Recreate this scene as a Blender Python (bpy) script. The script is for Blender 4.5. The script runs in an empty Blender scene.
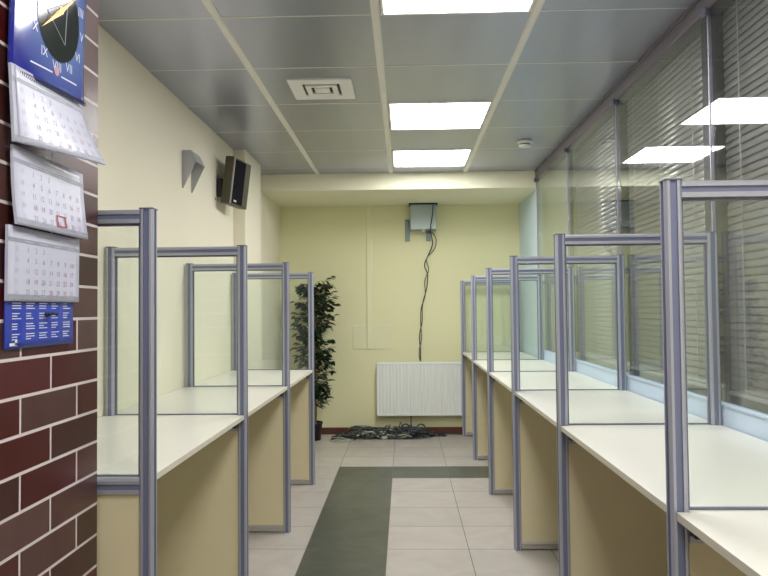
import bpy, bmesh, math, random
from mathutils import Vector, Matrix
random.seed(7)
SC = bpy.context.scene
COL = SC.collection

# ------------------------------------------------------------------ measures
HC = 1.2417                    # eye height
ZC = 2.424                     # ceiling
XL, XR = -1.245, 1.151         # left wall, glass wall
YB, YS, ZS = 7.0, 6.038, 2.279 # back wall, soffit front, soffit underside
YF = -2.6                      # wall behind the photographer
XPL, XPR = -0.6685, 0.570      # front posts
RY0, RP = 1.5033, 1.0745
LY0, LP = 1.8088, 1.0642
ZT = 1.512                     # top of dividers
ZD = 0.814                     # counter top
XB, WR = -0.103, 0.64          # ceiling rails
CY0, CP = 2.771, 0.60          # ceiling cross joints
FX0, FW, FY0, FD = -0.1025, 0.4214, 3.6578, 0.3799

# ------------------------------------------------------------------ materials
def nt(name):
    m = bpy.data.materials.new(name); m.use_nodes = True
    t = m.node_tree; b = t.nodes['Principled BSDF']
    return m, t, b

def N(t, kind, **kw):
    n = t.nodes.new(kind)
    for k, v in kw.items():
        if k in ('inputs',):
            for a, c in v.items(): n.inputs[a].default_value = c
        else: setattr(n, k, v)
    return n

def mat(name, rgb, rough=0.5, metal=0.0, spec=0.5, var=0.06, scale=6.0, bump=0.0, bscale=120.0, stretch=(1, 1, 1)):
    """Principled with a gentle procedural mottling."""
    m, t, b = nt(name)
    b.inputs['Roughness'].default_value = rough
    b.inputs['Metallic'].default_value = metal
    b.inputs['Specular IOR Level'].default_value = spec
    co = N(t, 'ShaderNodeTexCoord')
    mp = N(t, 'ShaderNodeMapping'); mp.inputs['Scale'].default_value = stretch
    t.links.new(co.outputs['Object'], mp.inputs['Vector'])
    no = N(t, 'ShaderNodeTexNoise'); no.inputs['Scale'].default_value = scale; no.inputs['Detail'].default_value = 4
    t.links.new(mp.outputs[0], no.inputs['Vector'])
    mx = N(t, 'ShaderNodeMix', data_type='RGBA')
    c = Vector(rgb)
    mx.inputs[6].default_value = (*(c * (1 - var)), 1); mx.inputs[7].default_value = (*[min(1, x * (1 + var)) for x in c], 1)
    t.links.new(no.outputs['Fac'], mx.inputs[0]); t.links.new(mx.outputs[2], b.inputs['Base Color'])
    if bump:
        n2 = N(t, 'ShaderNodeTexNoise'); n2.inputs['Scale'].default_value = bscale
        t.links.new(mp.outputs[0], n2.inputs['Vector'])
        bp = N(t, 'ShaderNodeBump'); bp.inputs['Strength'].default_value = bump; bp.inputs['Distance'].default_value = 0.002
        t.links.new(n2.outputs['Fac'], bp.inputs['Height']); t.links.new(bp.outputs[0], b.inputs['Normal'])
    return m

def math_node(t, op, a, b=None, c=None):
    n = N(t, 'ShaderNodeMath', operation=op)
    for i, v in enumerate((a, b, c)):
        if v is None: continue
        if isinstance(v, (int, float)): n.inputs[i].default_value = v
        else: t.links.new(v, n.inputs[i])
    return n.outputs[0]

def glass(name, tint, f0=0.045, rough=0.0, dirt=0.0):
    """Thin pane: Schlick mix of clear transmission and mirror."""
    m = bpy.data.materials.new(name); m.use_nodes = True
    t = m.node_tree; t.nodes.remove(t.nodes['Principled BSDF'])
    out = t.nodes['Material Output']
    lw = N(t, 'ShaderNodeLayerWeight'); lw.inputs['Blend'].default_value = 0.5
    p5 = math_node(t, 'POWER', lw.outputs['Facing'], 5.0)
    fac = math_node(t, 'MULTIPLY_ADD', p5, 1 - f0, f0)
    tr = N(t, 'ShaderNodeBsdfTransparent'); tr.inputs['Color'].default_value = (*tint, 1)
    gl = N(t, 'ShaderNodeBsdfGlossy'); gl.inputs['Roughness'].default_value = rough
    gl.inputs['Color'].default_value = (0.95, 1.0, 0.97, 1)
    mx = N(t, 'ShaderNodeMixShader')
    t.links.new(fac, mx.inputs[0]); t.links.new(tr.outputs[0], mx.inputs[1]); t.links.new(gl.outputs[0], mx.inputs[2])
    last = mx.outputs[0]
    if dirt:
        df = N(t, 'ShaderNodeBsdfDiffuse'); df.inputs['Color'].default_value = (0.75, 0.8, 0.78, 1)
        m2 = N(t, 'ShaderNodeMixShader'); m2.inputs[0].default_value = dirt
        t.links.new(last, m2.inputs[1]); t.links.new(df.outputs[0], m2.inputs[2]); last = m2.outputs[0]
    t.links.new(last, out.inputs['Surface'])
    return m

def emit(name, rgb, s):
    m = bpy.data.materials.new(name); m.use_nodes = True
    t = m.node_tree; t.nodes.remove(t.nodes['Principled BSDF'])
    e = N(t, 'ShaderNodeEmission'); e.inputs['Color'].default_value = (*rgb, 1); e.inputs['Strength'].default_value = s
    t.links.new(e.outputs[0], t.nodes['Material Output'].inputs['Surface'])
    return m

def S(r, g, b):   # sRGB 0-255 to linear
    f = lambda c: (c / 255 / 12.92) if c / 255 < 0.04045 else ((c / 255 + 0.055) / 1.055) ** 2.4
    return (f(r), f(g), f(b))

M = {}
M['wall_cream'] = mat('cream wall paint', (0.81, 0.77, 0.615), 0.75, spec=0.2, var=0.03, scale=1.5, bump=0.12)
M['wall_yellow'] = mat('yellow cream wall paint', (0.755, 0.74, 0.47), 0.75, spec=0.2, var=0.03, scale=1.5, bump=0.12)
M['soffit'] = mat('pale yellow soffit paint', (0.80, 0.785, 0.60), 0.7, spec=0.2, var=0.02, scale=2)
M['alu'] = mat('grey anodised aluminium', (0.44, 0.46, 0.53), 0.36, metal=0.4, var=0.04, scale=3, stretch=(30, 30, 0.6))
M['alu_plain'] = mat('plain grey aluminium', (0.50, 0.48, 0.46), 0.4, metal=0.3, var=0.04)
M['alu_groove'] = mat('violet grey groove reflection tint', (0.19, 0.21, 0.32), 0.45, metal=0.2, var=0.05, scale=3)  # groove faces tinted darker, painting in the reflections of bare aluminium; no separate strip
M['seal'] = mat('dark glazing seal', (0.15, 0.155, 0.22), 0.5)
M['black'] = mat('black plastic', (0.012, 0.012, 0.013), 0.45)
M['laminate'] = mat('cream laminate', (0.73, 0.715, 0.645), 0.30, spec=0.45, var=0.02, scale=4)
M['edge_band'] = mat('beige edge band', (0.68, 0.65, 0.53), 0.45, var=0.03)
M['panel_cream'] = mat('cream chipboard panel', (0.73, 0.66, 0.43), 0.55, spec=0.3, var=0.04, scale=8)
M['ledge'] = mat('pale blue white aluminium ledge', (0.55, 0.66, 0.83), 0.4, var=0.02)
M['bluewall'] = mat('pale blue white panel', (0.55, 0.69, 0.78), 0.5, var=0.03, scale=1)
M['glass_pane'] = glass('divider glass', (0.975, 0.992, 0.982), 0.035, dirt=0.008)
M['glass_wall'] = glass('wall glass', (0.93, 0.945, 0.94), 0.06, dirt=0.006)
M['strip'] = mat('clear joint profile', (0.36, 0.34, 0.42), 0.35, metal=0.3)
M['header'] = mat('mauve grey header profile', (0.20, 0.18, 0.21), 0.45, metal=0.4)
M['mullion'] = mat('dark violet mullion', (0.022, 0.016, 0.040), 0.5)
M['slat'] = mat('glossy grey blind slat', (0.42, 0.395, 0.40), 0.22, spec=0.9, var=0.05, scale=2, stretch=(1, 0.4, 4))
M['dark_back'] = mat('night behind the blinds', (0.06, 0.058, 0.055), 0.6)
M['panel_olive'] = mat('olive grey panel', (0.40, 0.385, 0.29), 0.6, var=0.03)
M['ceil'] = mat('brushed grey metal ceiling panel', (0.42, 0.44, 0.54), 0.30, metal=0.8, var=0.12, scale=2.2, stretch=(3.5, 0.5, 1))
M['ceil_back'] = mat('pale ceiling joint backing', (0.55, 0.55, 0.52), 0.6)
M['rail'] = mat('off white ceiling rail', (0.78, 0.76, 0.71), 0.4, metal=0.1, var=0.08, scale=5, stretch=(1, 1.5, 1))
M['white_plastic'] = mat('white plastic', (0.80, 0.80, 0.76), 0.4, var=0.02)
M['dark_slot'] = mat('dark slot', (0.05, 0.05, 0.045), 0.6)
M['light'] = emit('fluorescent diffuser', (1.0, 0.985, 0.97), 8.5)
M['radiator'] = mat('white enamelled steel', (0.80, 0.83, 0.80), 0.3, var=0.01)
M['skirt'] = mat('red brown skirting', (0.095, 0.030, 0.018), 0.5, var=0.15)
M['box_grey'] = mat('grey green metal box', (0.36, 0.43, 0.42), 0.45, metal=0.2, var=0.03)
M['bracket_green'] = mat('dark grey green bracket', (0.16, 0.21, 0.20), 0.45, metal=0.3)
M['bracket_grey'] = mat('grey painted steel', (0.43, 0.44, 0.46), 0.4, metal=0.2)
M['spk'] = mat('dark olive speaker casing', (0.070, 0.065, 0.036), 0.45, var=0.08, bump=0.1)
M['spk_trim'] = mat('pale speaker edge trim', (0.32, 0.30, 0.30), 0.4)
M['spk_grille'] = mat('navy black speaker grille', (0.006, 0.006, 0.012), 0.8, spec=0.1, bump=0.4, bscale=700)
M['pot'] = mat('black plant pot', (0.012, 0.012, 0.013), 0.4)
M['soil'] = mat('soil', (0.03, 0.02, 0.012), 0.9)
M['bark'] = mat('brown grey bark', (0.16, 0.12, 0.07), 0.8, var=0.3, scale=40)
M['leaf'] = mat('dark green leaf', (0.012, 0.034, 0.014), 0.35, spec=0.4, var=0.5, scale=7)
M['cable_black'] = mat('black cable', (0.014, 0.015, 0.018), 0.45)
M['cable_grey'] = mat('grey cable', (0.10, 0.12, 0.12), 0.5)
M['cable_pale'] = mat('pale green grey cable', (0.40, 0.43, 0.33), 0.5)
M['duct'] = mat('cream cable duct', (0.77, 0.755, 0.50), 0.5, var=0.01)
M['plate'] = mat('cream cover plate', (0.745, 0.74, 0.485), 0.6, var=0.01)
M['paper'] = mat('pale lavender paper', (0.58, 0.60, 0.73), 0.3, spec=0.5, var=0.02, scale=3)
M['band'] = mat('grey printed band', (0.33, 0.35, 0.43), 0.4)
M['ink'] = mat('grey printing ink', (0.36, 0.36, 0.46), 0.5)
M['ink_red'] = mat('red printing ink', (0.50, 0.28, 0.34), 0.5)
M['ink_pale'] = mat('pale printing ink', (0.46, 0.48, 0.58), 0.5)
M['white_ink'] = mat('white printing ink', (0.70, 0.75, 0.88), 0.4)
M['red'] = mat('red plastic frame', (0.42, 0.02, 0.03), 0.35)
M['gold'] = mat('gold print', (0.75, 0.42, 0.10), 0.3, metal=0.3)
M['dial'] = mat('olive black dial print', (0.018, 0.024, 0.02), 0.08, spec=0.5, var=0.4, scale=14)
M['board_blue'] = mat('royal blue card', (0.030, 0.060, 0.42), 0.35, var=0.35, scale=5)
M['wire'] = mat('dark wire binding', (0.10, 0.10, 0.14), 0.35, metal=0.7)

def header_mat():
    m, t, b = nt('glossy blue printed card')
    b.inputs['Roughness'].default_value = 0.09
    b.inputs['Specular IOR Level'].default_value = 0.7
    b.inputs['Coat Weight'].default_value = 1.0; b.inputs['Coat Roughness'].default_value = 0.06
    co = N(t, 'ShaderNodeTexCoord')
    mp = N(t, 'ShaderNodeMapping'); mp.inputs['Location'].default_value = (0, -0.165, -0.725); mp.inputs['Scale'].default_value = (0, 1, 1)
    t.links.new(co.outputs['Object'], mp.inputs['Vector'])
    ln = N(t, 'ShaderNodeVectorMath', operation='LENGTH'); t.links.new(mp.outputs[0], ln.inputs[0])
    cr = N(t, 'ShaderNodeValToRGB')
    e = cr.color_ramp.elements
    e[0].position = 0.09; e[0].color = (0.13, 0.21, 0.55, 1)
    e[1].position = 0.19; e[1].color = (0.014, 0.02, 0.30, 1)
    t.links.new(ln.outputs['Value'], cr.inputs[0]); t.links.new(cr.outputs[0], b.inputs['Base Color'])
    return m
M['card_blue'] = header_mat()

def brick_mat():
    m, t, b = nt('glazed brown clinker brick')
    ge = N(t, 'ShaderNodeNewGeometry')
    sx = N(t, 'ShaderNodeSeparateXYZ'); t.links.new(ge.outputs['Position'], sx.inputs[0])
    cb = N(t, 'ShaderNodeCombineXYZ')
    u = math_node(t, 'ADD', sx.outputs['X'], sx.outputs['Y'])
    t.links.new(math_node(t, 'ADD', u, 0.788 - 1.416 + 2.47 + .1235), cb.inputs[0])
    t.links.new(math_node(t, 'ADD', sx.outputs['Z'], -0.838 + 0.0783 * 12 + 0.0038), cb.inputs[1])
    br = N(t, 'ShaderNodeTexBrick')
    br.offset = 0.5
    br.inputs['Scale'].default_value = 1.0
    br.inputs['Brick Width'].default_value = 0.247; br.inputs['Row Height'].default_value = 0.0783
    br.inputs['Mortar Size'].default_value = 0.0036; br.inputs['Mortar Smooth'].default_value = 0.12
    br.inputs['Color1'].default_value = (0, 0, 0, 1); br.inputs['Color2'].default_value = (1, 1, 1, 1)
    br.inputs['Mortar'].default_value = (0.5, 0.5, 0.5, 1)
    t.links.new(cb.outputs[0], br.inputs['Vector'])
    cr = N(t, 'ShaderNodeValToRGB'); cr.color_ramp.interpolation = 'CONSTANT'
    cols = [(0.0, (0.065, 0.006, 0.006)), (0.22, (0.082, 0.034, 0.030)), (0.45, (0.052, 0.014, 0.012)), (0.62, (0.100, 0.046, 0.042)), (0.82, (0.078, 0.007, 0.008))]
    e = cr.color_ramp.elements
    e[0].position, e[0].color = cols[0][0], (*cols[0][1], 1)
    e[1].position, e[1].color = cols[1][0], (*cols[1][1], 1)
    for pos, c in cols[2:]:
        k = e.new(pos); k.color = (*c, 1)
    t.links.new(br.outputs['Color'], cr.inputs[0])
    no = N(t, 'ShaderNodeTexNoise'); no.inputs['Scale'].default_value = 18; no.inputs['Detail'].default_value = 5
    t.links.new(ge.outputs['Position'], no.inputs['Vector'])
    mm = N(t, 'ShaderNodeMix', data_type='RGBA', blend_type='MULTIPLY'); mm.inputs[0].default_value = 0.6
    t.links.new(cr.outputs[0], mm.inputs[6])
    r2 = N(t, 'ShaderNodeValToRGB'); r2.color_ramp.elements[0].color = (0.6, 0.6, 0.6, 1); r2.color_ramp.elements[1].color = (1.35, 1.35, 1.35, 1)
    t.links.new(no.outputs['Fac'], r2.inputs[0]); t.links.new(r2.outputs[0], mm.inputs[7])
    mx = N(t, 'ShaderNodeMix', data_type='RGBA'); mx.inputs[7].default_value = (0.66, 0.60, 0.60, 1)
    t.links.new(br.outputs['Fac'], mx.inputs[0]); t.links.new(mm.outputs[2], mx.inputs[6])
    t.links.new(mx.outputs[2], b.inputs['Base Color'])
    t.links.new(math_node(t, 'MULTIPLY_ADD', br.outputs['Fac'], 0.45, 0.33), b.inputs['Roughness'])
    bp = N(t, 'ShaderNodeBump', invert=True); bp.inputs['Strength'].default_value = 0.5; bp.inputs['Distance'].default_value = 0.003
    t.links.new(br.outputs['Fac'], bp.inputs['Height']); t.links.new(bp.outputs[0], b.inputs['Normal'])
    return m
M['brick'] = brick_mat()

def floor_mat():
    m, t, b = nt('ceramic floor tiles')
    ge = N(t, 'ShaderNodeNewGeometry')
    sx = N(t, 'ShaderNodeSeparateXYZ'); t.links.new(ge.outputs['Position'], sx.inputs[0])
    X, Y = sx.outputs['X'], sx.outputs['Y']
    tx = math_node(t, 'DIVIDE', math_node(t, 'SUBTRACT', X, FX0), FW)
    ty = math_node(t, 'DIVIDE', math_node(t, 'SUBTRACT', Y, FY0), FD)
    ix, iy = math_node(t, 'FLOOR', tx), math_node(t, 'FLOOR', ty)
    fx, fy = math_node(t, 'FRACT', tx), math_node(t, 'FRACT', ty)
    def edge(f, w, s):
        d = math_node(t, 'MINIMUM', f, math_node(t, 'SUBTRACT', 1.0, f))
        return math_node(t, 'LESS_THAN', math_node(t, 'MULTIPLY', d, s), w)
    grout = math_node(t, 'MAXIMUM', edge(fx, 0.0022, FW), edge(fy, 0.0026, FD))
    # dark band: the column ix == -1 up to row 4, and the row iy == 4 to its right
    incol = math_node(t, 'COMPARE', ix, -1.0, 0.1)
    rowlt = math_node(t, 'LESS_THAN', iy, 4.5)
    c1 = math_node(t, 'MULTIPLY', incol, rowlt)
    row4 = math_node(t, 'COMPARE', iy, 4.0, 0.1)
    right = math_node(t, 'GREATER_THAN', ix, -1.5)
    dark = math_node(t, 'MAXIMUM', c1, math_node(t, 'MULTIPLY', row4, right))
    wn = N(t, 'ShaderNodeTexWhiteNoise', noise_dimensions='2D')
    cv = N(t, 'ShaderNodeCombineXYZ'); t.links.new(ix, cv.inputs[0]); t.links.new(iy, cv.inputs[1]); t.links.new(cv.outputs[0], wn.inputs['Vector'])
    no = N(t, 'ShaderNodeTexNoise'); no.inputs['Scale'].default_value = 5; no.inputs['Detail'].default_value = 7; no.inputs['Distortion'].default_value = 1.2
    t.links.new(ge.outputs['Position'], no.inputs['Vector'])
    fac = math_node(t, 'ADD', math_node(t, 'MULTIPLY', no.outputs['Fac'], 0.8), math_node(t, 'MULTIPLY', wn.outputs['Value'], 0.2))
    def ramp(a, bb):
        r = N(t, 'ShaderNodeValToRGB'); r.color_ramp.elements[0].position = 0.25; r.color_ramp.elements[1].position = 0.75
        r.color_ramp.elements[0].color = (*a, 1); r.color_ramp.elements[1].color = (*bb, 1)
        t.links.new(fac, r.inputs[0]); return r.outputs[0]
    la, da = ramp((0.39, 0.362, 0.33), (0.50, 0.468, 0.425)), ramp((0.045, 0.052, 0.040), (0.098, 0.106, 0.084))
    mx = N(t, 'ShaderNodeMix', data_type='RGBA'); t.links.new(dark, mx.inputs[0]); t.links.new(la, mx.inputs[6]); t.links.new(da, mx.inputs[7])
    mg = N(t, 'ShaderNodeMix', data_type='RGBA'); mg.inputs[7].default_value = (0.11, 0.10, 0.085, 1)
    t.links.new(grout, mg.inputs[0]); t.links.new(mx.outputs[2], mg.inputs[6]); t.links.new(mg.outputs[2], b.inputs['Base Color'])
    b.inputs['Roughness'].default_value = 0.34
    b.inputs['Specular IOR Level'].default_value = 0.4
    bp = N(t, 'ShaderNodeBump', invert=True); bp.inputs['Strength'].default_value = 0.4; bp.inputs['Distance'].default_value = 0.002
    t.links.new(grout, bp.inputs['Height']); t.links.new(bp.outputs[0], b.inputs['Normal'])
    return m
M['floor'] = floor_mat()

# ------------------------------------------------------------------ mesh builder
class MB:
    def __init__(s): s.bm = bmesh.new()
    def box(s, x0, x1, y0, y1, z0, z1, bev=0.0, mi=0, rot=None, seg=1):
        r = bmesh.ops.create_cube(s.bm, size=1.0); vs = r['verts']
        c = Vector(((x0 + x1) / 2, (y0 + y1) / 2, (z0 + z1) / 2)); d = Vector((x1 - x0, y1 - y0, z1 - z0))
        for v in vs:
            p = Vector((v.co.x * d.x, v.co.y * d.y, v.co.z * d.z))
            if rot: p = rot @ p
            v.co = p + c
        fs = set(f for v in vs for f in v.link_faces)
        for f in fs: f.material_index = mi
        if bev:
            es = list(set(e for v in vs for e in v.link_edges))
            bmesh.ops.bevel(s.bm, geom=es, offset=bev, segments=seg, affect='EDGES', profile=0.5)
        return s
    def prism(s, pts, axis, a, b, mi=0, mis=None):
        """closed polygon pts (2D) extruded along axis from a to b"""
        def P(p, w):
            return {'x': (w, p[0], p[1]), 'y': (p[0], w, p[1]), 'z': (p[0], p[1], w)}[axis]
        A = [s.bm.verts.new(P(p, a)) for p in pts]; B = [s.bm.verts.new(P(p, b)) for p in pts]
        fa = s.bm.faces.new(A[::-1]); fb = s.bm.faces.new(B); fa.material_index = fb.material_index = mi
        n = len(pts)
        for i in range(n):
            f = s.bm.faces.new((A[i], A[(i + 1) % n], B[(i + 1) % n], B[i]))
            f.material_index = mis[i] if mis else mi
        return s
    def tube(s, pts, r, n=8, mi=0, taper=None, caps=True):
        pts = [Vector(p) for p in pts]; rings = []
        up = Vector((0, 0, 1)); prev = None
        for i, p in enumerate(pts):
            d = (pts[min(i + 1, len(pts) - 1)] - pts[max(i - 1, 0)]).normalized()
            if prev is None:
                a = d.cross(up if abs(d.z) < 0.9 else Vector((1, 0, 0))).normalized()
            else:
                a = (prev - d * prev.dot(d)).normalized()
            prev = a; b = d.cross(a)
            rr = taper[i] if taper else r
            rings.append([s.bm.verts.new(p + (a * math.cos(k * math.tau / n) + b * math.sin(k * math.tau / n)) * rr) for k in range(n)])
        for i in range(len(rings) - 1):
            for k in range(n):
                f = s.bm.faces.new((rings[i][k], rings[i][(k + 1) % n], rings[i + 1][(k + 1) % n], rings[i + 1][k])); f.material_index = mi; f.smooth = True
        if caps:
            s.bm.faces.new(rings[0][::-1]).material_index = mi; s.bm.faces.new(rings[-1]).material_index = mi
        return s
    def lathe(s, prof, c=(0, 0, 0), n=24, mi=0):
        rings = [[s.bm.verts.new((c[0] + r * math.cos(k * math.tau / n), c[1] + r * math.sin(k * math.tau / n), c[2] + z)) for k in range(n)] for r, z in prof]
        for i in range(len(rings) - 1):
            for k in range(n):
                f = s.bm.faces.new((rings[i][k], rings[i][(k + 1) % n], rings[i + 1][(k + 1) % n], rings[i + 1][k])); f.material_index = mi; f.smooth = True
        s.bm.faces.new(rings[0][::-1]); s.bm.faces.new(rings[-1])
        return s
    def face(s, pts, mi=0):
        f = s.bm.faces.new([s.bm.verts.new(p) for p in pts]); f.material_index = mi; return s
    def build(s, name, mats, parent=None, loc=None):
        bmesh.ops.recalc_face_normals(s.bm, faces=s.bm.faces[:])
        me = bpy.data.meshes.new(name); s.bm.to_mesh(me); s.bm.free()
        for m in (mats if isinstance(mats, (list, tuple)) else [mats]): me.materials.append(m)
        o = bpy.data.objects.new(name, me); COL.objects.link(o)
        if parent: o.parent = parent
        if loc: o.location = loc
        return o

def empty(name, loc, rz=0.0):
    o = bpy.data.objects.new(name, None); COL.objects.link(o); o.location = loc; o.rotation_euler = (0, 0, rz)
    o.empty_display_size = 0.1
    return o
def tag(o, label, cat, group=None, kind=None):
    o['label'] = label; o['category'] = cat
    if group: o['group'] = group
    if kind: o['kind'] = kind
    return o
def struct(o):
    o['kind'] = 'structure'; return o
def copy_tree(o, parent=None):
    c = o.copy(); COL.objects.link(c)
    if parent: c.parent = parent
    for ch in list(o.children): copy_tree(ch, c)
    return c

# ------------------------------------------------------------------ room shell
struct(MB().box(-1.6, 1.6, YF - .1, YB + .1, -0.1, 0).build('floor', M['floor']))
struct(MB().box(XL - .12, XL, YF, YB, 0, 2.6).build('wall_left', M['wall_cream']))
struct(MB().box(XL - .12, 1.6, YB, YB + .12, 0, 2.6).build('wall_back', M['wall_yellow']))
struct(MB().box(-1.6, 1.6, YF - .12, YF, 0, 2.6).build('wall_front', M['wall_cream']))
struct(MB().box(XL + .001, -0.788, YF, 1.775, 0, 2.6).build('wall_brick', M['brick']))
struct(MB().box(XL - .01, -1.158, 5.075, 5.632, 0, 2.6, 0.003).build('wall_pilaster', M['wall_cream']))
struct(MB().box(XL, 1.32, YS, YB, ZS, 2.6, 0.002).build('ceiling_soffit', M['soffit']))
struct(MB().box(XR + .005, 1.32, YS, YB, 0, ZS).build('wall_right_alcove', M['bluewall']))
struct(MB().box(1.32, 1.45, YF, YB, 0, 2.6).build('wall_right', M['dark_back']))
struct(MB().box(1.158, 1.32, YF, 1.484, 0, 2.6).build('wall_right_near', M['wall_cream']))
struct(MB().box(1.158, 1.30, 1.484, YS, 0, 0.80).build('wall_right_lower', M['wall_cream']))
struct(MB().box(1.20, 1.32, 4.94, YS, 0.80, 2.6).build('wall_right_panel', M['panel_olive']))
struct(MB().box(XL, 1.32, YB - .016, YB, 0.0, 0.068, 0.004).build('baseboard_back', M['skirt']))
# glass wall
GJ = [1.484, 2.627, 3.770, 4.913, 6.036]
struct(MB().box(1.142, 1.168, 1.484, YS, 0.80, 0.893, 0.004).box(1.136, 1.142, 1.484, YS, 0.885, 0.893).build('trim_1', M['ledge']))
struct(MB().box(1.140, 1.215, 1.484, YS, 2.35, 2.424, 0.003).box(1.134, 1.140, 1.484, YS, 2.408, 2.424).build('trim_2', M['header']))
for i in range(4):
    struct(MB().box(1.149, 1.157, GJ[i] + .006, GJ[i + 1] - .006, 0.893, 2.35).build('window_%d' % (i + 1), M['glass_wall']))
for i in range(1, 5):
    y = GJ[i]
    o = struct(MB().box(1.146, 1.160, y - .0035, y + .0035, 0.893, 2.35, 0.001).build('trim_%d' % (i + 2), M['strip']))
    MB().box(1.128, 1.143, y - .018, y + .018, 2.325, 2.36, 0.005).build('clamp', M['seal'], o)
for i in range(4):
    y = GJ[i] + 0.04
    struct(MB().box(1.18, 1.26, y, y + .095, 0.80, 2.6).build('trim_%d' % (i + 8), M['mullion']))

# ceiling
ob = MB(); ob.box(XL - .1, 1.40, YF, YS, 2.440, 2.60)
ceil_back = struct(ob.build('ceiling', M['ceil_back']))
LIGHT_K = (-7, -4, -1, 2, 4)
pb = MB()
for c in range(-2, 3):
    x0 = XB + WR * c + .017; x1 = XB + WR * (c + 1) - .017
    x0 = max(x0, XL); x1 = min(x1, 1.145)
    if x1 - x0 < 0.01: continue
    for k in range(-9, 6):
        y0 = CY0 + CP * k + .003; y1 = CY0 + CP * (k + 1) - .003
        if c == 0 and k in LIGHT_K: continue
        y0 = max(y0, YF); y1 = min(y1, YS)
        rot = Matrix.Rotation(random.uniform(-.004, .004), 3, 'X') @ Matrix.Rotation(random.uniform(-.004, .004), 3, 'Y')
        pb.box(x0, x1, y0, y1, ZC, ZC + .012, 0.0012, rot=rot)
pb.build('ceiling_panels', M['ceil'], ceil_back)
for c in range(-1, 3):
    x = XB + WR * c
    if x < 1.13:
        MB().prism([(x - .018, ZC - .002), (x - .010, ZC - .007), (x + .010, ZC - .007), (x + .018, ZC - .002), (x + .018, ZC + .02), (x - .018, ZC + .02)], 'y', YF, YS).build('ceiling_rail', M['rail'], ceil_back)

for k in range(-8, 6):
    y = CY0 + CP * k
    MB().box(XL, 1.14, y - .004, y + .004, ZC - .001, ZC + .016).build('ceiling_cross_rail', M['rail'], ceil_back)
# ceiling lights
labels = {4: 'lit square ceiling light nearest the far soffit',
          2: 'lit square ceiling light in the middle, between two others and right of the air vent',
          -1: 'lit square ceiling light cut off by the top edge of the photo',
          -4: 'lit square ceiling light above the photographer, beside the brick wall',
          -7: 'lit square ceiling light behind the photographer, farthest from the soffit'}
proto = empty('ceiling_light', (0, 0, ZC))
f = MB()
hx, hy, w = .298, .296, .012
for a in ((-hx, hx, -hy, -hy + w), (-hx, hx, hy - w, hy), (-hx, -hx + w, -hy + w, hy - w), (hx - w, hx, -hy + w, hy - w)):
    f.box(*a, -.006, .012)
f.build('frame', M['white_plastic'], proto)
d = MB(); R = .045; pts = []
for cx, cy, a0 in ((1, 1, 0), (-1, 1, 90), (-1, -1, 180), (1, -1, 270)):
    for q in range(7):
        a = math.radians(a0 + q * 15)
        pts.append((cx * (hx - w - R) + R * math.cos(a), cy * (hy - w - R) + R * math.sin(a)))
d.prism(pts, 'z', -.003, .006)
d.build('diffuser', M['light'], proto)
MB().box(-hx + .004, hx - .004, -hy + .004, hy - .004, .0065, .012).build('housing', M['white_plastic'], proto)
for n, k in enumerate(LIGHT_K):
    o = proto if n == 0 else copy_tree(proto)
    o.location = (XB + WR / 2, CY0 + CP * (k + .5), ZC)
    tag(o, labels[k], 'ceiling light', 'square ceiling lights')

# ceiling diffuser vent
v = empty('air_vent', (-.425, 3.69, ZC)); tag(v, 'square white air vent in the grey ceiling left of the lights', 'vent')
m = MB()
def sqring(m, a, b, z0, z1):
    for q in ((-a, a, -a, -b), (-a, a, b, a), (-a, -b, -b, b), (b, a, -b, b)): m.box(*q, z0, z1)
sqring(m, .165, .098, -.010, 0.0); m.build('frame', M['white_plastic'], v)
MB().box(-.098, .098, -.098, .098, -.002, 0.0).build('recess', M['dark_slot'], v)
m = MB(); sqring(m, .083, .056, -.014, -.003); m.build('louvre_ring', M['white_plastic'], v)
MB().box(-.040, .040, -.040, .040, -.016, -.003, .003).build('louvre_core', M['white_plastic'], v)

# smoke detector
s = empty('smoke_detector', (.866, 4.95, ZC)); tag(s, 'round white smoke detector on the ceiling near the glass wall', 'smoke detector')
MB().lathe([(.052, 0), (.055, -.006), (.055, -.020), (.050, -.024)], n=28).build('base', M['white_plastic'], s)
MB().lathe([(.040, -.024), (.040, -.030)], n=28).build('sensor_slot', M['dark_slot'], s)
MB().lathe([(.045, -.030), (.042, -.040), (.025, -.046), (.003, -.047)], n=28).build('cap', M['white_plastic'], s)

# ------------------------------------------------------------------ dividers
SPAN = 0.548; HP = 0.018
def post_mesh(x):
    a, g, dpt, ch = HP, .0075, .004, .005
    side = lambda: [(-a + ch, -a), (-g, -a), (-g, -a + dpt), (g, -a + dpt), (g, -a), (a - ch, -a)]
    pts, mis = [], []
    for q in range(4):
        c, sn = [(1, 0), (0, 1), (-1, 0), (0, -1)][q]
        for i, (px, py) in enumerate(side()):
            pts.append((x + px * c - py * sn, px * sn + py * c)); mis.append(1 if i in (1, 2, 3) else 0)
    return MB().prism(pts, 'z', 0.0, ZT - .004, mis=mis)
def rail_mesh(x0, x1, z0, z1, half=.017):
    h = z1 - z0; g0, g1 = z0 + h * .30, z0 + h * .66; d = .004; c = .004
    pts = [(-half, z0), (half, z0), (half, g0), (half - d, g0), (half - d, g1), (half, g1), (half, z1 - c), (half - c, z1), (-half + c, z1), (-half, z1 - c), (-half, g1), (-half + d, g1), (-half + d, g0), (-half, g0)]
    mis = [0, 0, 1, 1, 1, 0, 0, 0, 0, 0, 1, 1, 1, 0]
    return MB().prism(pts, 'x', x0, x1, mis=mis)
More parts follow.
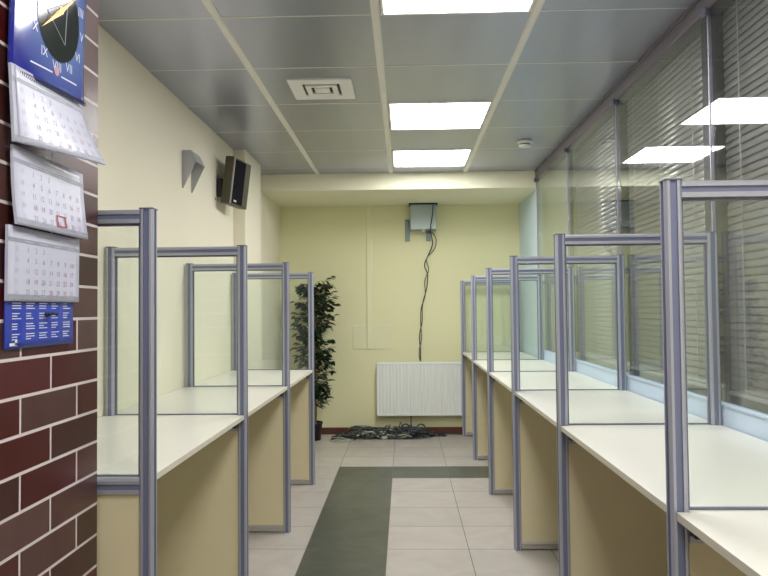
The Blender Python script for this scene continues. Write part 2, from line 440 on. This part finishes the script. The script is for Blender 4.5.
def make_divider(end=False):
    r = empty('glass_divider', (0, 0, 0))
    A2 = [M['alu'], M['alu_groove']]
    for x in (0, SPAN):
        p = post_mesh(x).build('post', A2, r)
        MB().box(x - .019, x + .019, -.019, .019, ZT - .004, ZT, .0015).build('post_cap', M['seal'], p)
    x0, x1 = HP, SPAN - HP
    rail_mesh(x0, x1, ZT - .040, ZT - .005).build('top_rail', A2, r)
    MB().box(x0, x1, -.003, .003, ZD + .005, ZT - .041).build('glass_pane', M['glass_pane'], r)
    m = MB().box(x0, x1, -.005, .005, ZD + .001, ZD + .005).box(x0, x1, -.005, .005, ZT - .046, ZT - .0405)
    m.box(x0, x0 + .006, -.005, .005, ZD + .005, ZT - .046).box(x1 - .006, x1, -.005, .005, ZD + .005, ZT - .046)
    m.build('glazing_seal', M['seal'], r)
    if end: rail_mesh(x0, x1, .772, .810).build('middle_rail', A2, r)
    else: rail_mesh(x0, x1, .750, .796).build('middle_rail', A2, r)
    MB().box(x0, x1, -.008, .008, .041, .749 if not end else .771).build('lower_panel', M['panel_cream'], r)
    rail_mesh(x0, x1, .010, .040).build('bottom_rail', [M['alu_plain'], M['alu_plain']], r)
    for sy in ((1,) if end else (-1, 1)):
        MB().box(HP + .001, HP + .022, sy * .030 - .012, sy * .030 + .012, .764, .795, .003).build('corner_bracket', M['black'], r)
    return r
ordn = ['nearest the camera', 'second from the camera', 'third from the camera', 'fourth from the camera', 'fifth from the camera', 'farthest away, beside the white radiator']
p = make_divider()
for i in range(6):
    o = p if i == 0 else copy_tree(p)
    y = RY0 + RP * i
    if i == 5: y = 6.872
    o.location = (XPR, y, 0)
    tag(o, 'grey framed glass divider of the right-hand row, ' + ordn[i], 'divider', 'glass dividers of the right-hand counters')
ordl = ['beside the brown brick wall', 'second from the brick wall', 'third from the brick wall', 'farthest, before the potted plant']
pe = make_divider(end=True)
for i in range(4):
    o = pe if i == 0 else copy_tree(p)
    o.location = (XPL, LY0 + LP * i, 0); o.rotation_euler = (0, 0, 0)
    # left row points the other way
    o.rotation_euler.z = math.pi
    tag(o, 'grey framed glass divider of the left-hand row, ' + ordl[i], 'divider', 'glass dividers of the left-hand counters')
for ch in pe.children:                         # brackets of the turned end divider face its counter
    if ch.name.startswith('corner_bracket'): ch.scale.y = -1

# countertops
def countertop(y0, y1, xf, xb, s, notch0=True, notch1=True):
    """slab from front edge xf to back xb; notched around posts at y0 / y1"""
    pf, pbk = (XPR if s > 0 else XPL), (XPR + SPAN if s > 0 else XPL - SPAN)
    n = .0200; g = .004
    ff = pf + s * n; bb = pbk - s * n
    ya, yb = y0 + g, y1 - g
    pts = []
    if notch0: pts += [(xf, y0 + n), (ff, y0 + n), (ff, ya), (bb, ya), (bb, y0 + n), (xb, y0 + n)]
    else: pts += [(xf, y0), (xb, y0)]
    if notch1: pts += [(xb, y1 - n), (bb, y1 - n), (bb, yb), (ff, yb), (ff, y1 - n), (xf, y1 - n)]
    else: pts += [(xb, y1), (xf, y1)]
    c = Vector((sum(q[0] for q in pts) / len(pts), (y0 + y1) / 2, 0))
    loc = [(q[0] - c.x, q[1] - c.y) for q in pts]
    mis = [0] * len(pts); mis[-1] = 1
    return MB().prism(loc, 'z', ZD - .017, ZD, mis=mis).build('countertop', [M['laminate'], M['edge_band']], loc=c)
XFR, XFL = 0.5605, -0.6590
ys = [RY0 + RP * i for i in range(5)] + [6.872]
lab = ['at the bottom right corner, in front of the nearest right divider', 'between the first and second right dividers', 'between the second and third right dividers', 'between the third and fourth right dividers', 'between the fourth and fifth right dividers', 'between the fifth and farthest right dividers']
for i in range(6):
    if i == 0: o = countertop(0.55, ys[0], XFR, 1.135, 1, notch0=False)
    else: o = countertop(ys[i - 1], ys[i], XFR, 1.135, 1)
    tag(o, 'cream laminate countertop ' + lab[i], 'countertop', 'cream countertops along the glass wall')
yl = [LY0 + LP * i for i in range(4)]
lab = ['beside the brick wall, between the first and second left dividers', 'between the second and third left dividers', 'at the far left, between the last two left dividers']
for i in range(3):
    o = countertop(yl[i] + (.018 if i == 0 else 0), yl[i + 1], XFL, XL + .004, -1)
    tag(o, 'cream laminate countertop ' + lab[i], 'countertop', 'cream countertops along the left wall')

# ------------------------------------------------------------------ venetian blinds
bl = {0: 'nearest grey venetian blind behind the glass wall, at the right edge', 1: 'grey venetian blind behind the glass, between the two others', 2: 'farthest grey venetian blind behind the glass wall'}
for i in range(3):
    y0, y1 = GJ[i] + .145, GJ[i + 1] + .03
    L = y1 - y0; b = empty('venetian_blind', (1.222, (y0 + y1) / 2, 0.90)); tag(b, bl[i], 'blind', 'venetian blinds behind the glass wall')
    m = MB(); z = .045; ang = math.radians(76)
    while z < 1.46:
        dz = z + random.uniform(-.0008, .0008)
        top, bot = [], []
        for q in range(9):
            tq = q / 8 - .5; aa = tq * .033; bow = .0038 * (1 - (2 * tq) ** 2)
            px, pz = aa * math.cos(ang) - bow * math.sin(ang), aa * math.sin(ang) + bow * math.cos(ang)
            bot.append((px, pz + dz)); top.append((px + .0008, pz + dz))
        m.prism(bot + top[::-1], 'y', -L / 2, L / 2)
        z += .028
    for f_ in m.bm.faces:
        if len(f_.verts) == 4: f_.smooth = True
    m.build('slats', M['slat'], b)
    MB().box(-.02, .02, -L / 2, L / 2, 1.475, 1.515, .003).build('head_rail', M['slat'], b)
    MB().box(-.014, .014, -L / 2, L / 2, .01, .026, .003).build('bottom_rail', M['slat'], b)
    for yy in (-L * .36, 0, L * .36):
        MB().box(-.020, -.0192, yy - .004, yy + .004, .02, 1.48).build('ladder_tape', M['slat'], b)

# ------------------------------------------------------------------ back wall things
# radiator
r = empty('radiator', (.163, 6.945, .19)); tag(r, 'white ribbed panel radiator mounted on the far wall', 'radiator')
m = MB(); nrib = 26; Wd = .885; x0 = -Wd / 2; pit = Wd / nrib; pts = []
for k in range(nrib):
    a = x0 + k * pit
    pts += [(a, -.033), (a + pit * .28, -.033), (a + pit * .42, -.025), (a + pit * .58, -.025), (a + pit * .72, -.033)]
pts += [(x0 + Wd, -.033), (x0 + Wd, -.018), (x0, -.018)]
m.prism(pts, 'z', .022, .500)
m.box(x0, x0 + Wd, -.034, -.016, .0, .0225, .004).box(x0, x0 + Wd, -.034, -.016, .4995, .522, .004)
m.build('front_panel', M['radiator'], r)
MB().box(x0, x0 + Wd, .016, .030, .0, .522, .005).build('rear_panel', M['radiator'], r)
m = MB()
for k in range(56): m.box(x0 + .012 + k * .0156, x0 + .022 + k * .0156, -.014, .014, .523, .527)
m.box(x0 + .004, x0 + Wd - .004, -.017, -.0135, .5228, .528).box(x0 + .004, x0 + Wd - .004, .0135, .017, .5228, .528)
m.build('top_grille', M['radiator'], r)
for sx in (x0 - .002, x0 + Wd - .001): MB().box(sx, sx + .003, -.030, .028, .02, .505).build('side_panel', M['radiator'], r)
for xx in (-.3, .3): MB().box(xx - .02, xx + .02, .030, .045, .08, .45).build('wall_bracket', M['radiator'], r)
# box under the soffit
b = empty('junction_box', (.195, 6.90, 2.02)); tag(b, 'grey metal box with a black top plate mounted high on the far wall', 'box')
MB().box(-.128, .128, -.06, .09, 0, .246, .006, seg=2).build('body', M['box_grey'], b)
MB().box(-.140, .140, -.068, .09, .2465, .2585).build('top_plate', M['black'], b)
MB().box(-.180, -.134, .082, .098, -.10, .115, .002).build('mounting_bracket', M['bracket_green'], b)
MB().box(.030, .076, .082, .098, -.10, .03, .002).build('mounting_bracket', M['bracket_green'], b)
MB().lathe([(.016, 0), (.018, -.008), (.010, -.018)], c=(.0, -.02, .0), n=16).build('cable_gland', M['white_plastic'], b)
def smooth(ctrl, n=8):
    P = [Vector(c) for c in ctrl]; P = [P[0]] + P + [P[-1]]; out = []
    for i in range(1, len(P) - 2):
        for k in range(n):
            t = k / n
            out.append(0.5 * ((2 * P[i]) + (-P[i - 1] + P[i + 1]) * t + (2 * P[i - 1] - 5 * P[i] + 4 * P[i + 1] - P[i + 2]) * t * t + (-P[i - 1] + 3 * P[i] - 3 * P[i + 1] + P[i + 2]) * t ** 3))
    out.append(P[-2]); return out
def cable(name, ctrl, r, m, label, grp=None, cat='cable', n=8):
    o = MB().tube(smooth(ctrl, n), r, 7).build(name, m)
    return tag(o, label, cat, grp)
hc = empty('hanging_cable', (.195, 6.98, .735)); tag(hc, 'twisted dark and grey cables hanging from the metal box down the far wall', 'cable')
def strand_part(ctrl, r, m):
    MB().tube([p - Vector((.195, 6.98, .735)) for p in smooth(ctrl, 8)], r, 7).build('strand', m, hc)
strand_part([(.29, 6.826, 2.26), (.287, 6.824, 2.20), (.277, 6.822, 2.12), (.262, 6.821, 2.03), (.272, 6.87, 1.96), (.285, 6.95, 1.88), (.245, 6.985, 1.78), (.205, 6.985, 1.68), (.235, 6.985, 1.58), (.222, 6.985, 1.44), (.18, 6.985, 1.28), (.175, 6.985, 1.12), (.148, 6.985, .97), (.155, 6.985, .82), (.150, 6.986, .60), (.085, 6.986, .36), (.055, 6.985, .17), (.058, 6.955, .09), (.06, 6.93, .075)], .0048, M['cable_black'])
strand_part([(.262, 6.94, 2.010), (.30, 6.97, 1.985), (.325, 6.985, 1.92), (.30, 6.985, 1.83), (.225, 6.974, 1.74), (.245, 6.972, 1.63), (.205, 6.974, 1.52), (.208, 6.975, 1.38), (.165, 6.974, 1.24), (.16, 6.974, 1.10), (.168, 6.974, .95), (.143, 6.974, .83), (.147, 6.972, .735)], .0046, M['cable_grey'])
tag(MB().box(-.374, -.318, 6.985, 7.0, .845, 2.278, .003).build('cable_duct', M['duct']), 'slim vertical cream cable duct on the far wall', 'cable duct')
tag(MB().box(-.52, -.13, 6.994, 7.0, .845, 1.085, .002).build('cover_plate', M['plate']), 'flat cream cover plate low on the far wall behind the duct', 'cover plate')
bpy.data.objects['cover_plate'].location = (0, 0, 0)

# plant
pl = empty('potted_plant', (-.875, 6.70, 0)); tag(pl, 'tall dark green ficus in a black pot by the far wall', 'plant')
MB().lathe([(.062, 0), (.078, .15), (.084, .152), (.084, .172), (.076, .172), (.074, .150), (.01, .149)], n=24).build('pot', M['pot'], pl)
MB().lathe([(.072, .150), (.05, .156), (.005, .158)], n=20).build('soil', M['soil'], pl)
m = MB(); tips = []
for k in range(3):
    a = k * 2.1 + .4
    path = [(math.cos(a) * .015, math.sin(a) * .015, .14)]
    for q in range(1, 9):
        z = .14 + q * .16
        path.append((math.cos(a + q * .6) * .02 + .006 * q * math.cos(a), math.sin(a + q * .6) * .02 + .004 * q * math.sin(a), z))
    sp = smooth(path, 4); m.tube(sp, .009, 7, taper=[.011 - .008 * i / len(sp) for i in range(len(sp))]); tips.append(sp)
m2 = MB()
rnd = random.Random(3)
def leaf(mb, base, d, size, roll):
    d = d.normalized(); side = d.cross(Vector((0, 0, 1)));
    if side.length < .1: side = Vector((1, 0, 0))
    side.normalize(); nrm = side.cross(d)
    side = side * math.cos(roll) + nrm * math.sin(roll); nrm = side.cross(d)
    prof = [(0, .0), (.15, .17), (.4, .27), (.65, .22), (.87, .09), (1, 0)]
    L, Rr, C = [], [], []
    for t_, w_ in prof:
        c = base + d * (t_ * size) - nrm * (.22 * size * t_ * t_)
        C.append(mb.bm.verts.new(c)); L.append(mb.bm.verts.new(c + side * w_ * size + nrm * .06 * size) if w_ else C[-1]); Rr.append(mb.bm.verts.new(c - side * w_ * size + nrm * .06 * size) if w_ else C[-1])
    for i in range(len(prof) - 1):
        for A in (L, Rr):
            vs = [C[i], C[i + 1], A[i + 1], A[i]]; u = []
            for x in vs:
                if x not in u: u.append(x)
            if len(u) >= 3:
                f_ = mb.bm.faces.new(u); f_.smooth = True
for k in range(150):                                           # twigs with leaves
    sp = tips[k % 3]; z0 = .30 + 1.16 * (rnd.random() ** .85)
    base = min(sp, key=lambda q: abs(q.z - z0)).copy()
    a = rnd.uniform(0, math.tau)
    spread = .06 + .15 * math.sin(min(1, max(0.05, (z0 - .12) / 1.5)) * math.pi) * rnd.uniform(.5, 1.0)
    if rnd.random() < .25: spread *= 1.25
    tip = base + Vector((math.cos(a) * spread + .012, math.sin(a) * spread * .9, rnd.uniform(.03, .14)))
    if tip.y + 6.70 > 6.93: tip.y = .22
    m.tube(smooth([base, base.lerp(tip, .5) + Vector((0, 0, .02)), tip], 3), .0022, 5)
    for q in range(7):
        t_ = .25 + .75 * q / 6
        b0 = base.lerp(tip, t_); aa = a + rnd.uniform(-1.4, 1.4)
        leaf(m2, b0, Vector((math.cos(aa), math.sin(aa), rnd.uniform(-.7, .35))), rnd.uniform(.05, .088), rnd.uniform(-.8, .8))
for v_ in m2.bm.verts:
    if v_.co.y > .275: v_.co.y = .275
m.build('stem', M['bark'], pl); m2.build('foliage', M['leaf'], pl)

# cables on the floor
rc = random.Random(11)
mt = MB()
def strand(mb, y, xa, xb, r, h=.03, mi=0):
    n = rc.randint(6, 10); pts = []
    for q in range(n + 1):
        x = xa + (xb - xa) * q / n
        env = math.sin(math.pi * min(1, max(0, (x + .74) / 1.15)))
        pts.append((x + rc.uniform(-.03, .03), min(6.965, max(6.63, y + rc.uniform(-.05, .05))), r + abs(rc.gauss(0, .7)) * h * max(.05, env)))
    mb.tube(smooth(pts, 5), r, 6, mi=mi)
for k in range(58):
    a = rc.uniform(-.74, -.02); b_ = a + rc.uniform(.25, .6)
    strand(mt, rc.uniform(6.70, 6.93), a, min(.40, b_), rc.choice([.004, .005, .006, .008]), .062, rc.choice([0, 0, 0, 1, 1, 1, 0, 2]))
for k in range(20):                                           # loops in the tangle
    cx, cy = rc.uniform(-.6, .2), rc.uniform(6.75, 6.90); R = rc.uniform(.03, .08); z = rc.uniform(.02, .07); tl = rc.uniform(-.3, .3)
    mt.tube([(cx + R * 1.4 * math.cos(u * .42), cy + R * .6 * math.sin(u * .42), z + .012 + R * tl * math.sin(u * .42) * .5 + .001 * u) for u in range(22)], .005, 6, mi=rc.choice([0, 1]))
tag(mt.build('cable_tangle', [M['cable_black'], M['cable_grey'], M['cable_pale']]), 'tangled heap of black and grey cables on the floor below the radiator', 'cables', kind='stuff')
def loop(cx, cy, cz, R, turns, r, m_, label, tilt=.7, tail=None):
    pts = []
    for u in range(int(turns * 20) + 1):
        a = u * math.tau / 20 - math.pi / 2
        rr = R * (1 + .05 * math.sin(u * .7))
        pts.append((cx + rr * 1.15 * math.cos(a), cy + tilt * rr * math.sin(a) + .004 * u / 20, cz + rr * math.sin(a) + R))
    if tail: pts += [Vector(q) for q in tail]
    o = MB().tube(pts, r, 7).build('cable_coil', m_); return tag(o, label, 'cable', 'coiled cables under the radiator')
loop(.00, 6.87, .045, .034, 2.2, .006, M['cable_black'], 'black cable coil propped on the left of the cable heap')
loop(.15, 6.87, .035, .038, 2.1, .006, M['cable_black'], 'black cable coil propped on the right of the cable heap')
cable('loose_cord', [(-.64, 6.74, .006), (-.68, 6.66, .006), (-.60, 6.60, .006), (-.56, 6.68, .006), (-.64, 6.72, .018), (-.72, 6.70, .006), (-.70, 6.60, .006), (-.62, 6.54, .006), (-.50, 6.62, .006)], .005, M['cable_pale'], 'pale thin cord curled on the tiles between plant pot and cable heap', 'loose cords')
cable('loose_cord', [(.36, 6.955, .006), (.44, 6.94, .006), (.52, 6.925, .006), (.60, 6.93, .006), (.72, 6.92, .006)], .005, M['cable_grey'], 'grey cord running from the cable heap under the right counter', 'loose cords')
o = empty('power_plug', (-.20, 6.715, .0)); tag(o, 'pale plug lying at the front of the cable heap', 'plug')
MB().box(-.03, .025, -.014, .014, .001, .03, .006, seg=2).build('plug_body', M['cable_pale'], o)
MB().tube([(.025, -.006, .016), (.045, -.006, .016)], .003, 6).tube([(.025, .006, .016), (.045, .006, .016)], .003, 6).build('pins', M['wire'], o)

# ------------------------------------------------------------------ left wall things
# steel wall bracket: sloping top plate with two tapered side fins
wb = empty('wall_bracket', (XL, 3.975, 1.935)); tag(wb, 'grey steel wall bracket with two pointed fins, left of the speaker', 'bracket')
for yy in (-.085, .083):
    MB().prism([(0.0, 0.0), (.006, 0.0), (.078, .150), (.048, .212), (0.0, .212)], 'y', yy - .0015, yy + .0015).build('side_fin', M['bracket_grey'], wb)
MB().prism([(0.0, .2125), (.048, .2125), (.079, .150), (.0815, .151), (.050, .2155), (0.0, .2155)], 'y', -.0865, .0845).build('top_plate', M['bracket_grey'], wb)
# loudspeaker
sp = empty('loudspeaker', (-1.158, 4.735, 1.955), math.radians(-9)); tag(sp, 'dark olive loudspeaker tilted downwards on the left wall', 'speaker')
rot = Matrix.Rotation(math.radians(7), 4, 'Y')
g = MB().box(-.034, .028, -.150, .155, 0, .315, .004); g.bm.transform(rot); g.build('cabinet', M['spk'], sp)
g = MB().box(.0282, .034, -.135, .050, .012, .303, .002); g.bm.transform(rot); g.build('grille', M['spk_grille'], sp)
g = MB().box(.0282, .036, -.150, -.137, .004, .311, .001); g.bm.transform(rot); g.build('edge_trim', M['spk_trim'], sp)
g = MB().box(.0342, .0365, -.098, -.055, .022, .034, .0008); g.bm.transform(rot); g.build('badge', M['white_plastic'], sp)
g = MB().box(-.076, -.069, -.190, -.105, .02, .20, .002).box(-.069, -.026, -.140, -.110, .05, .17, .004); g.tube([(-.069, -.170, .028), (-.060, -.170, .028)], .008, 8); g.build('mounting_arm', M['black'], sp)

# ------------------------------------------------------------------ wall calendar
XK = -0.788
cal = empty('wall_calendar', (XK, 1.350, 1.165)); tag(cal, 'three-month wall calendar with a blue clock picture hung on the brown brick wall', 'calendar')
# local: x off the wall, y along it, z up
def sheet(name, fn, thick, m_, parent, nu=10, nv=10):
    mb = MB(); G = [[mb.bm.verts.new(fn(i / nu, j / nv)) for j in range(nv + 1)] for i in range(nu + 1)]
    H = [[mb.bm.verts.new(fn(i / nu, j / nv) - Vector((thick, 0, 0))) for j in range(nv + 1)] for i in range(nu + 1)]
    for i in range(nu):
        for j in range(nv):
            mb.bm.faces.new((G[i][j], G[i + 1][j], G[i + 1][j + 1], G[i][j + 1])).smooth = True
            mb.bm.faces.new((H[i][j], H[i][j + 1], H[i + 1][j + 1], H[i + 1][j])).smooth = True
    for i in range(nu):
        mb.bm.faces.new((G[i][0], H[i][0], H[i + 1][0], G[i + 1][0])); mb.bm.faces.new((G[i][nv], G[i + 1][nv], H[i + 1][nv], H[i][nv]))
    for j in range(nv):
        mb.bm.faces.new((G[0][j], G[0][j + 1], H[0][j + 1], H[0][j])); mb.bm.faces.new((G[nu][j], H[nu][j], H[nu][j + 1], G[nu][j + 1]))
    for e_ in mb.bm.edges:
        if len(e_.link_faces) == 2 and e_.calc_face_angle(0) > .8: e_.smooth = False
    return mb.build(name, m_, parent)
def on(fn, u, v, off=.0008):
    e = 1e-3; p = fn(u, v); a = fn(u + e, v) - p; b = fn(u, v + e) - p
    n = a.cross(b).normalized()
    if n.x < 0: n = -n
    return p + n * off
def patch(mb, fn, u0, u1, v0, v1, mi=0, off=.0008, n=4):
    for i in range(n):
        for j in range(n if v1 - v0 > .12 else 1):
            k = n if v1 - v0 > .12 else 1
            ua, ub = u0 + (u1 - u0) * i / n, u0 + (u1 - u0) * (i + 1) / n; va, vb = v0 + (v1 - v0) * j / k, v0 + (v1 - v0) * (j + 1) / k
            mb.face([on(fn, ua, va, off), on(fn, ub, va, off), on(fn, ub, vb, off), on(fn, ua, vb, off)], mi)
_glyph = {}
def glyph(s):
    if s not in _glyph:
        cu = bpy.data.curves.new('t', 'FONT'); cu.body = s; cu.size = 1.0; cu.resolution_u = 2; cu.align_x = 'CENTER'; cu.align_y = 'CENTER'
        o = bpy.data.objects.new('t', cu); COL.objects.link(o)
        me = bpy.data.meshes.new_from_object(o)
        _glyph[s] = ([v.co.copy() for v in me.vertices], [list(p_.vertices) for p_ in me.polygons])
        bpy.data.objects.remove(o); bpy.data.curves.remove(cu); bpy.data.meshes.remove(me)
    return _glyph[s]
def text(mb, fn, s, u, v, hu, hv, mi=0, rot=0.0, off=.001):
    vs, fs = glyph(s); c, sn = math.cos(rot), math.sin(rot)
    V = []
    for q in vs:
        x, y = q.x * c - q.y * sn, q.x * sn + q.y * c
        V.append(mb.bm.verts.new(on(fn, u + x * hu, v + y * hv, off)))
    for f_ in fs:
        try: mb.bm.faces.new([V[i] for i in f_]).material_index = mi
        except ValueError: pass
W_ = .300
# base board with the year grid
fb = lambda u, v: Vector((.006, -.001 + .281 * u, .004 + .20 * v))
bo = sheet('base_board', fb, .003, M['board_blue'], cal, 4, 12)
mb = MB()
for c in range(5):
    for q in range(4):
        for l in range(3):
            u0 = .08 + c * .185; vv = .46 - q * .105 - l * .026
            patch(mb, fb, u0, u0 + random.choice((.07, .10, .12)), vv - .0045, vv + .0045, 0, .0008, 2)
patch(mb, fb, .05, .15, .03, .06, 0, .0008, 2); patch(mb, fb, .12, .15, .025, .09, 0, .0008, 2)
mb.build('month_print', M['white_ink'], bo)
MB().tube([(.008, .150, .072), (.014, .150, .072)], .005, 10).tube([(.014, .150, .072), (.018, .162, .074), (.022, .172, .073)], .0035, 8).build('push_pin', M['black'], cal)
def pad(name, fn, first, marker=None, week=True):
    o = sheet(name, fn, .006, M['paper'], cal, 12, 12)
    mb = MB()
    patch(mb, fn, 0.0, 1.0, .79, .845, 1, .0006, 8); patch(mb, fn, 0.0, 1.0, .055, .09, 1, .0006, 8)
    patch(mb, fn, .34, .68, .905, .925, 3, .0006, 4)
    day = 1; hu, hv = .055, .105
    for row in range(5):
        v = .70 - row * .145
        text(mb, fn, str(first + row), .10, v, hu * .8, hv * .8, 3)
        for c in range(7):
            if row == 0 and c > 2: continue
            if day > 31: break
            text(mb, fn, str(day), .24 + c * .105, v, hu, hv, 2 if c in (5, 6) or (day % 9 == 1) else 0); day += 1
    for c in range(4): patch(mb, fn, .2 + c * .2, .3 + c * .2, .806, .822, 3, .001, 2); patch(mb, fn, .2 + c * .2, .3 + c * .2, .066, .076, 3, .001, 2)
    mb.build('date_print', [M['ink'], M['band'], M['ink_red'], M['ink_pale']], o)
    return o
f3 = lambda u, v: Vector((.013 + .001 * v, -.006 + W_ * u, .100 + .150 * v))
pad('calendar_pad', f3, 22)
f2 = lambda u, v: Vector((.018 + .010 * (1 - v) ** 2 + .004 * u * (1 - v), .002 + W_ * u, .252 + .158 * v - .002 * u))
pd2 = pad('calendar_pad', f2, 17)
f1 = lambda u, v: Vector((.022 + .008 * (1 - v) + .052 * u * max(0.0, 1 - v) ** 1.5 + .006 * math.sin(u * math.pi) * (1 - v), -.014 + W_ * u, .412 + .156 * v + (.014 * u) * (1 - v) + .012 * u * v))
pd1 = pad('calendar_pad', f1, 13)
mb = MB()
for (a, b_, c, d_) in ((.52, .66, .09, .105), (.52, .66, .235, .25), (.52, .54, .105, .235), (.64, .66, .105, .235)): patch(mb, f2, a, b_, c, d_, 0, .0018, 2)
mb.build('date_marker', M['red'], pd2)
mb = MB(); patch(mb, f1, .035, .048, 0, 1, 0, .0016, 3); mb.build('elastic_band', M['ink'], pd1)
# header card
fh = lambda u, v: Vector((.014 + u * (.020 - .010 * v) + .024 * v * v + .016 * u * (1 - u), -.006 + .280 * u, .558 + .345 * v + .010 * u))
hd = sheet('header_card', fh, .004, M['card_blue'], cal, 24, 24)
DU, DV, RU, RV = .585, .465, .30, .272
mb = MB()
rings = [[mb.bm.verts.new(on(fh, DU + RU * q / 6 * math.cos(a * math.tau / 40), DV + RV * q / 6 * math.sin(a * math.tau / 40), .0012)) for a in range(40)] for q in range(1, 7)]
c0 = mb.bm.verts.new(on(fh, DU, DV, .0012))
for a in range(40):
    mb.bm.faces.new((c0, rings[0][a], rings[0][(a + 1) % 40])).smooth = True
    for q in range(5):
        mb.bm.faces.new((rings[q][a], rings[q + 1][a], rings[q + 1][(a + 1) % 40], rings[q][(a + 1) % 40])).smooth = True
mb.build('clock_dial', M['dial'], hd)
for k, s_ in enumerate(('III', 'IIII', 'V', 'VI', 'VII', 'VIII', 'IX', 'X', 'XI', 'XII', 'I', 'II')):
    a = -k * math.tau / 12 + math.pi / 3.2
    mb = MB(); text(mb, fh, s_, DU + RU * 1.17 * math.cos(a), DV + RV * 1.15 * math.sin(a), .095, .085, 0, rot=.0, off=.0012); mb.build('clock_numeral', M['white_ink'], hd)
for u0, u1 in ((.22, .50), (.62, .86)):
    mb = MB(); patch(mb, fh, u0, u1, .098, .108, 0, .0012, 3); mb.build('printed_rule', M['white_ink'], hd)
mb = MB()
for k in range(3):
    a = 1.0 + k * 2.1; a2 = 1.0 + (k + 1) * 2.1
    p0 = Vector((DU + RU * .6 * math.cos(a), DV + RV * .6 * math.sin(a), 0)); p1 = Vector((DU + RU * .6 * math.cos(a2), DV + RV * .6 * math.sin(a2), 0))
    mb.tube([on(fh, p0.x + (p1.x - p0.x) * w_ / 6, p0.y + (p1.y - p0.y) * w_ / 6, .0016) for w_ in range(7)], .0008, 5)
mb.build('triangle_print', M['ink_pale'], hd)
def hand(mb, a, l, w):
    d = Vector((math.cos(a), math.sin(a))); n = Vector((-d.y, d.x)); c = Vector((DU + .01, DV + .06))
    q = [c - d * l * .35 * RU, c + n * w, c + d * l * RU, c - n * w]
    mb.face([on(fh, x.x, x.y, .0022) for x in q])
mb = MB(); hand(mb, 3.75, 1.05, .022); hand(mb, .62, .8, .018)
mb.face([on(fh, DU + .01 + .03 * math.cos(k * .785), DV + .06 + .026 * math.sin(k * .785), .0026) for k in range(8)])
mb.build('clock_hands', M['gold'], hd)
mb = MB(); mb.face([on(fh, .56 + .035 * math.cos(k * .628), .125 + .032 * math.sin(k * .628), .0014) for k in range(10)]); mb.build('emblem_print', M['ink_red'], hd)
mb = MB()
for k in range(42):
    c_ = fh((k + .5) / 42, 0)
    mb.tube([(c_.x + .003 + .0035 * math.cos(a * .785), c_.y, c_.z + .0045 * math.sin(a * .785)) for a in range(9)], .0007, 4, caps=False)
mb.build('wire_binding', M['wire'], cal)

# ------------------------------------------------------------------ camera, world, view
cd = bpy.data.cameras.new('camera'); cam = bpy.data.objects.new('camera', cd); COL.objects.link(cam); SC.camera = cam
yaw, pit_, ro = 0.0289, 0.0303, -0.0096
Fv = Vector((-math.sin(yaw) * math.cos(pit_), math.cos(yaw) * math.cos(pit_), math.sin(pit_)))
Rv = Vector((math.cos(yaw), math.sin(yaw), 0)); Uv = Rv.cross(Fv)
R2 = Rv * math.cos(ro) + Uv * math.sin(ro); U2 = -Rv * math.sin(ro) + Uv * math.cos(ro)
mw = Matrix((R2, U2, -Fv)).transposed().to_4x4(); mw.translation = (0, 0, HC); cam.matrix_world = mw
cd.sensor_width = 36.0; cd.lens = 36.0 * 699.4 / 768; cd.clip_start = 0.02

wd = bpy.data.worlds.new('world'); SC.world = wd; wd.use_nodes = True
wd.node_tree.nodes['Background'].inputs[0].default_value = (0.02, 0.02, 0.025, 1); wd.node_tree.nodes['Background'].inputs[1].default_value = 0.3
SC.view_settings.view_transform = 'Standard'; SC.view_settings.look = 'None'; SC.view_settings.gamma = 1.0; SC.view_settings.use_curve_mapping = False
SC.view_settings.exposure = 1.5
SC.cycles.max_bounces = 24; SC.cycles.diffuse_bounces = 6; SC.cycles.glossy_bounces = 6; SC.cycles.transparent_max_bounces = 40
SC.cycles.use_denoising = True
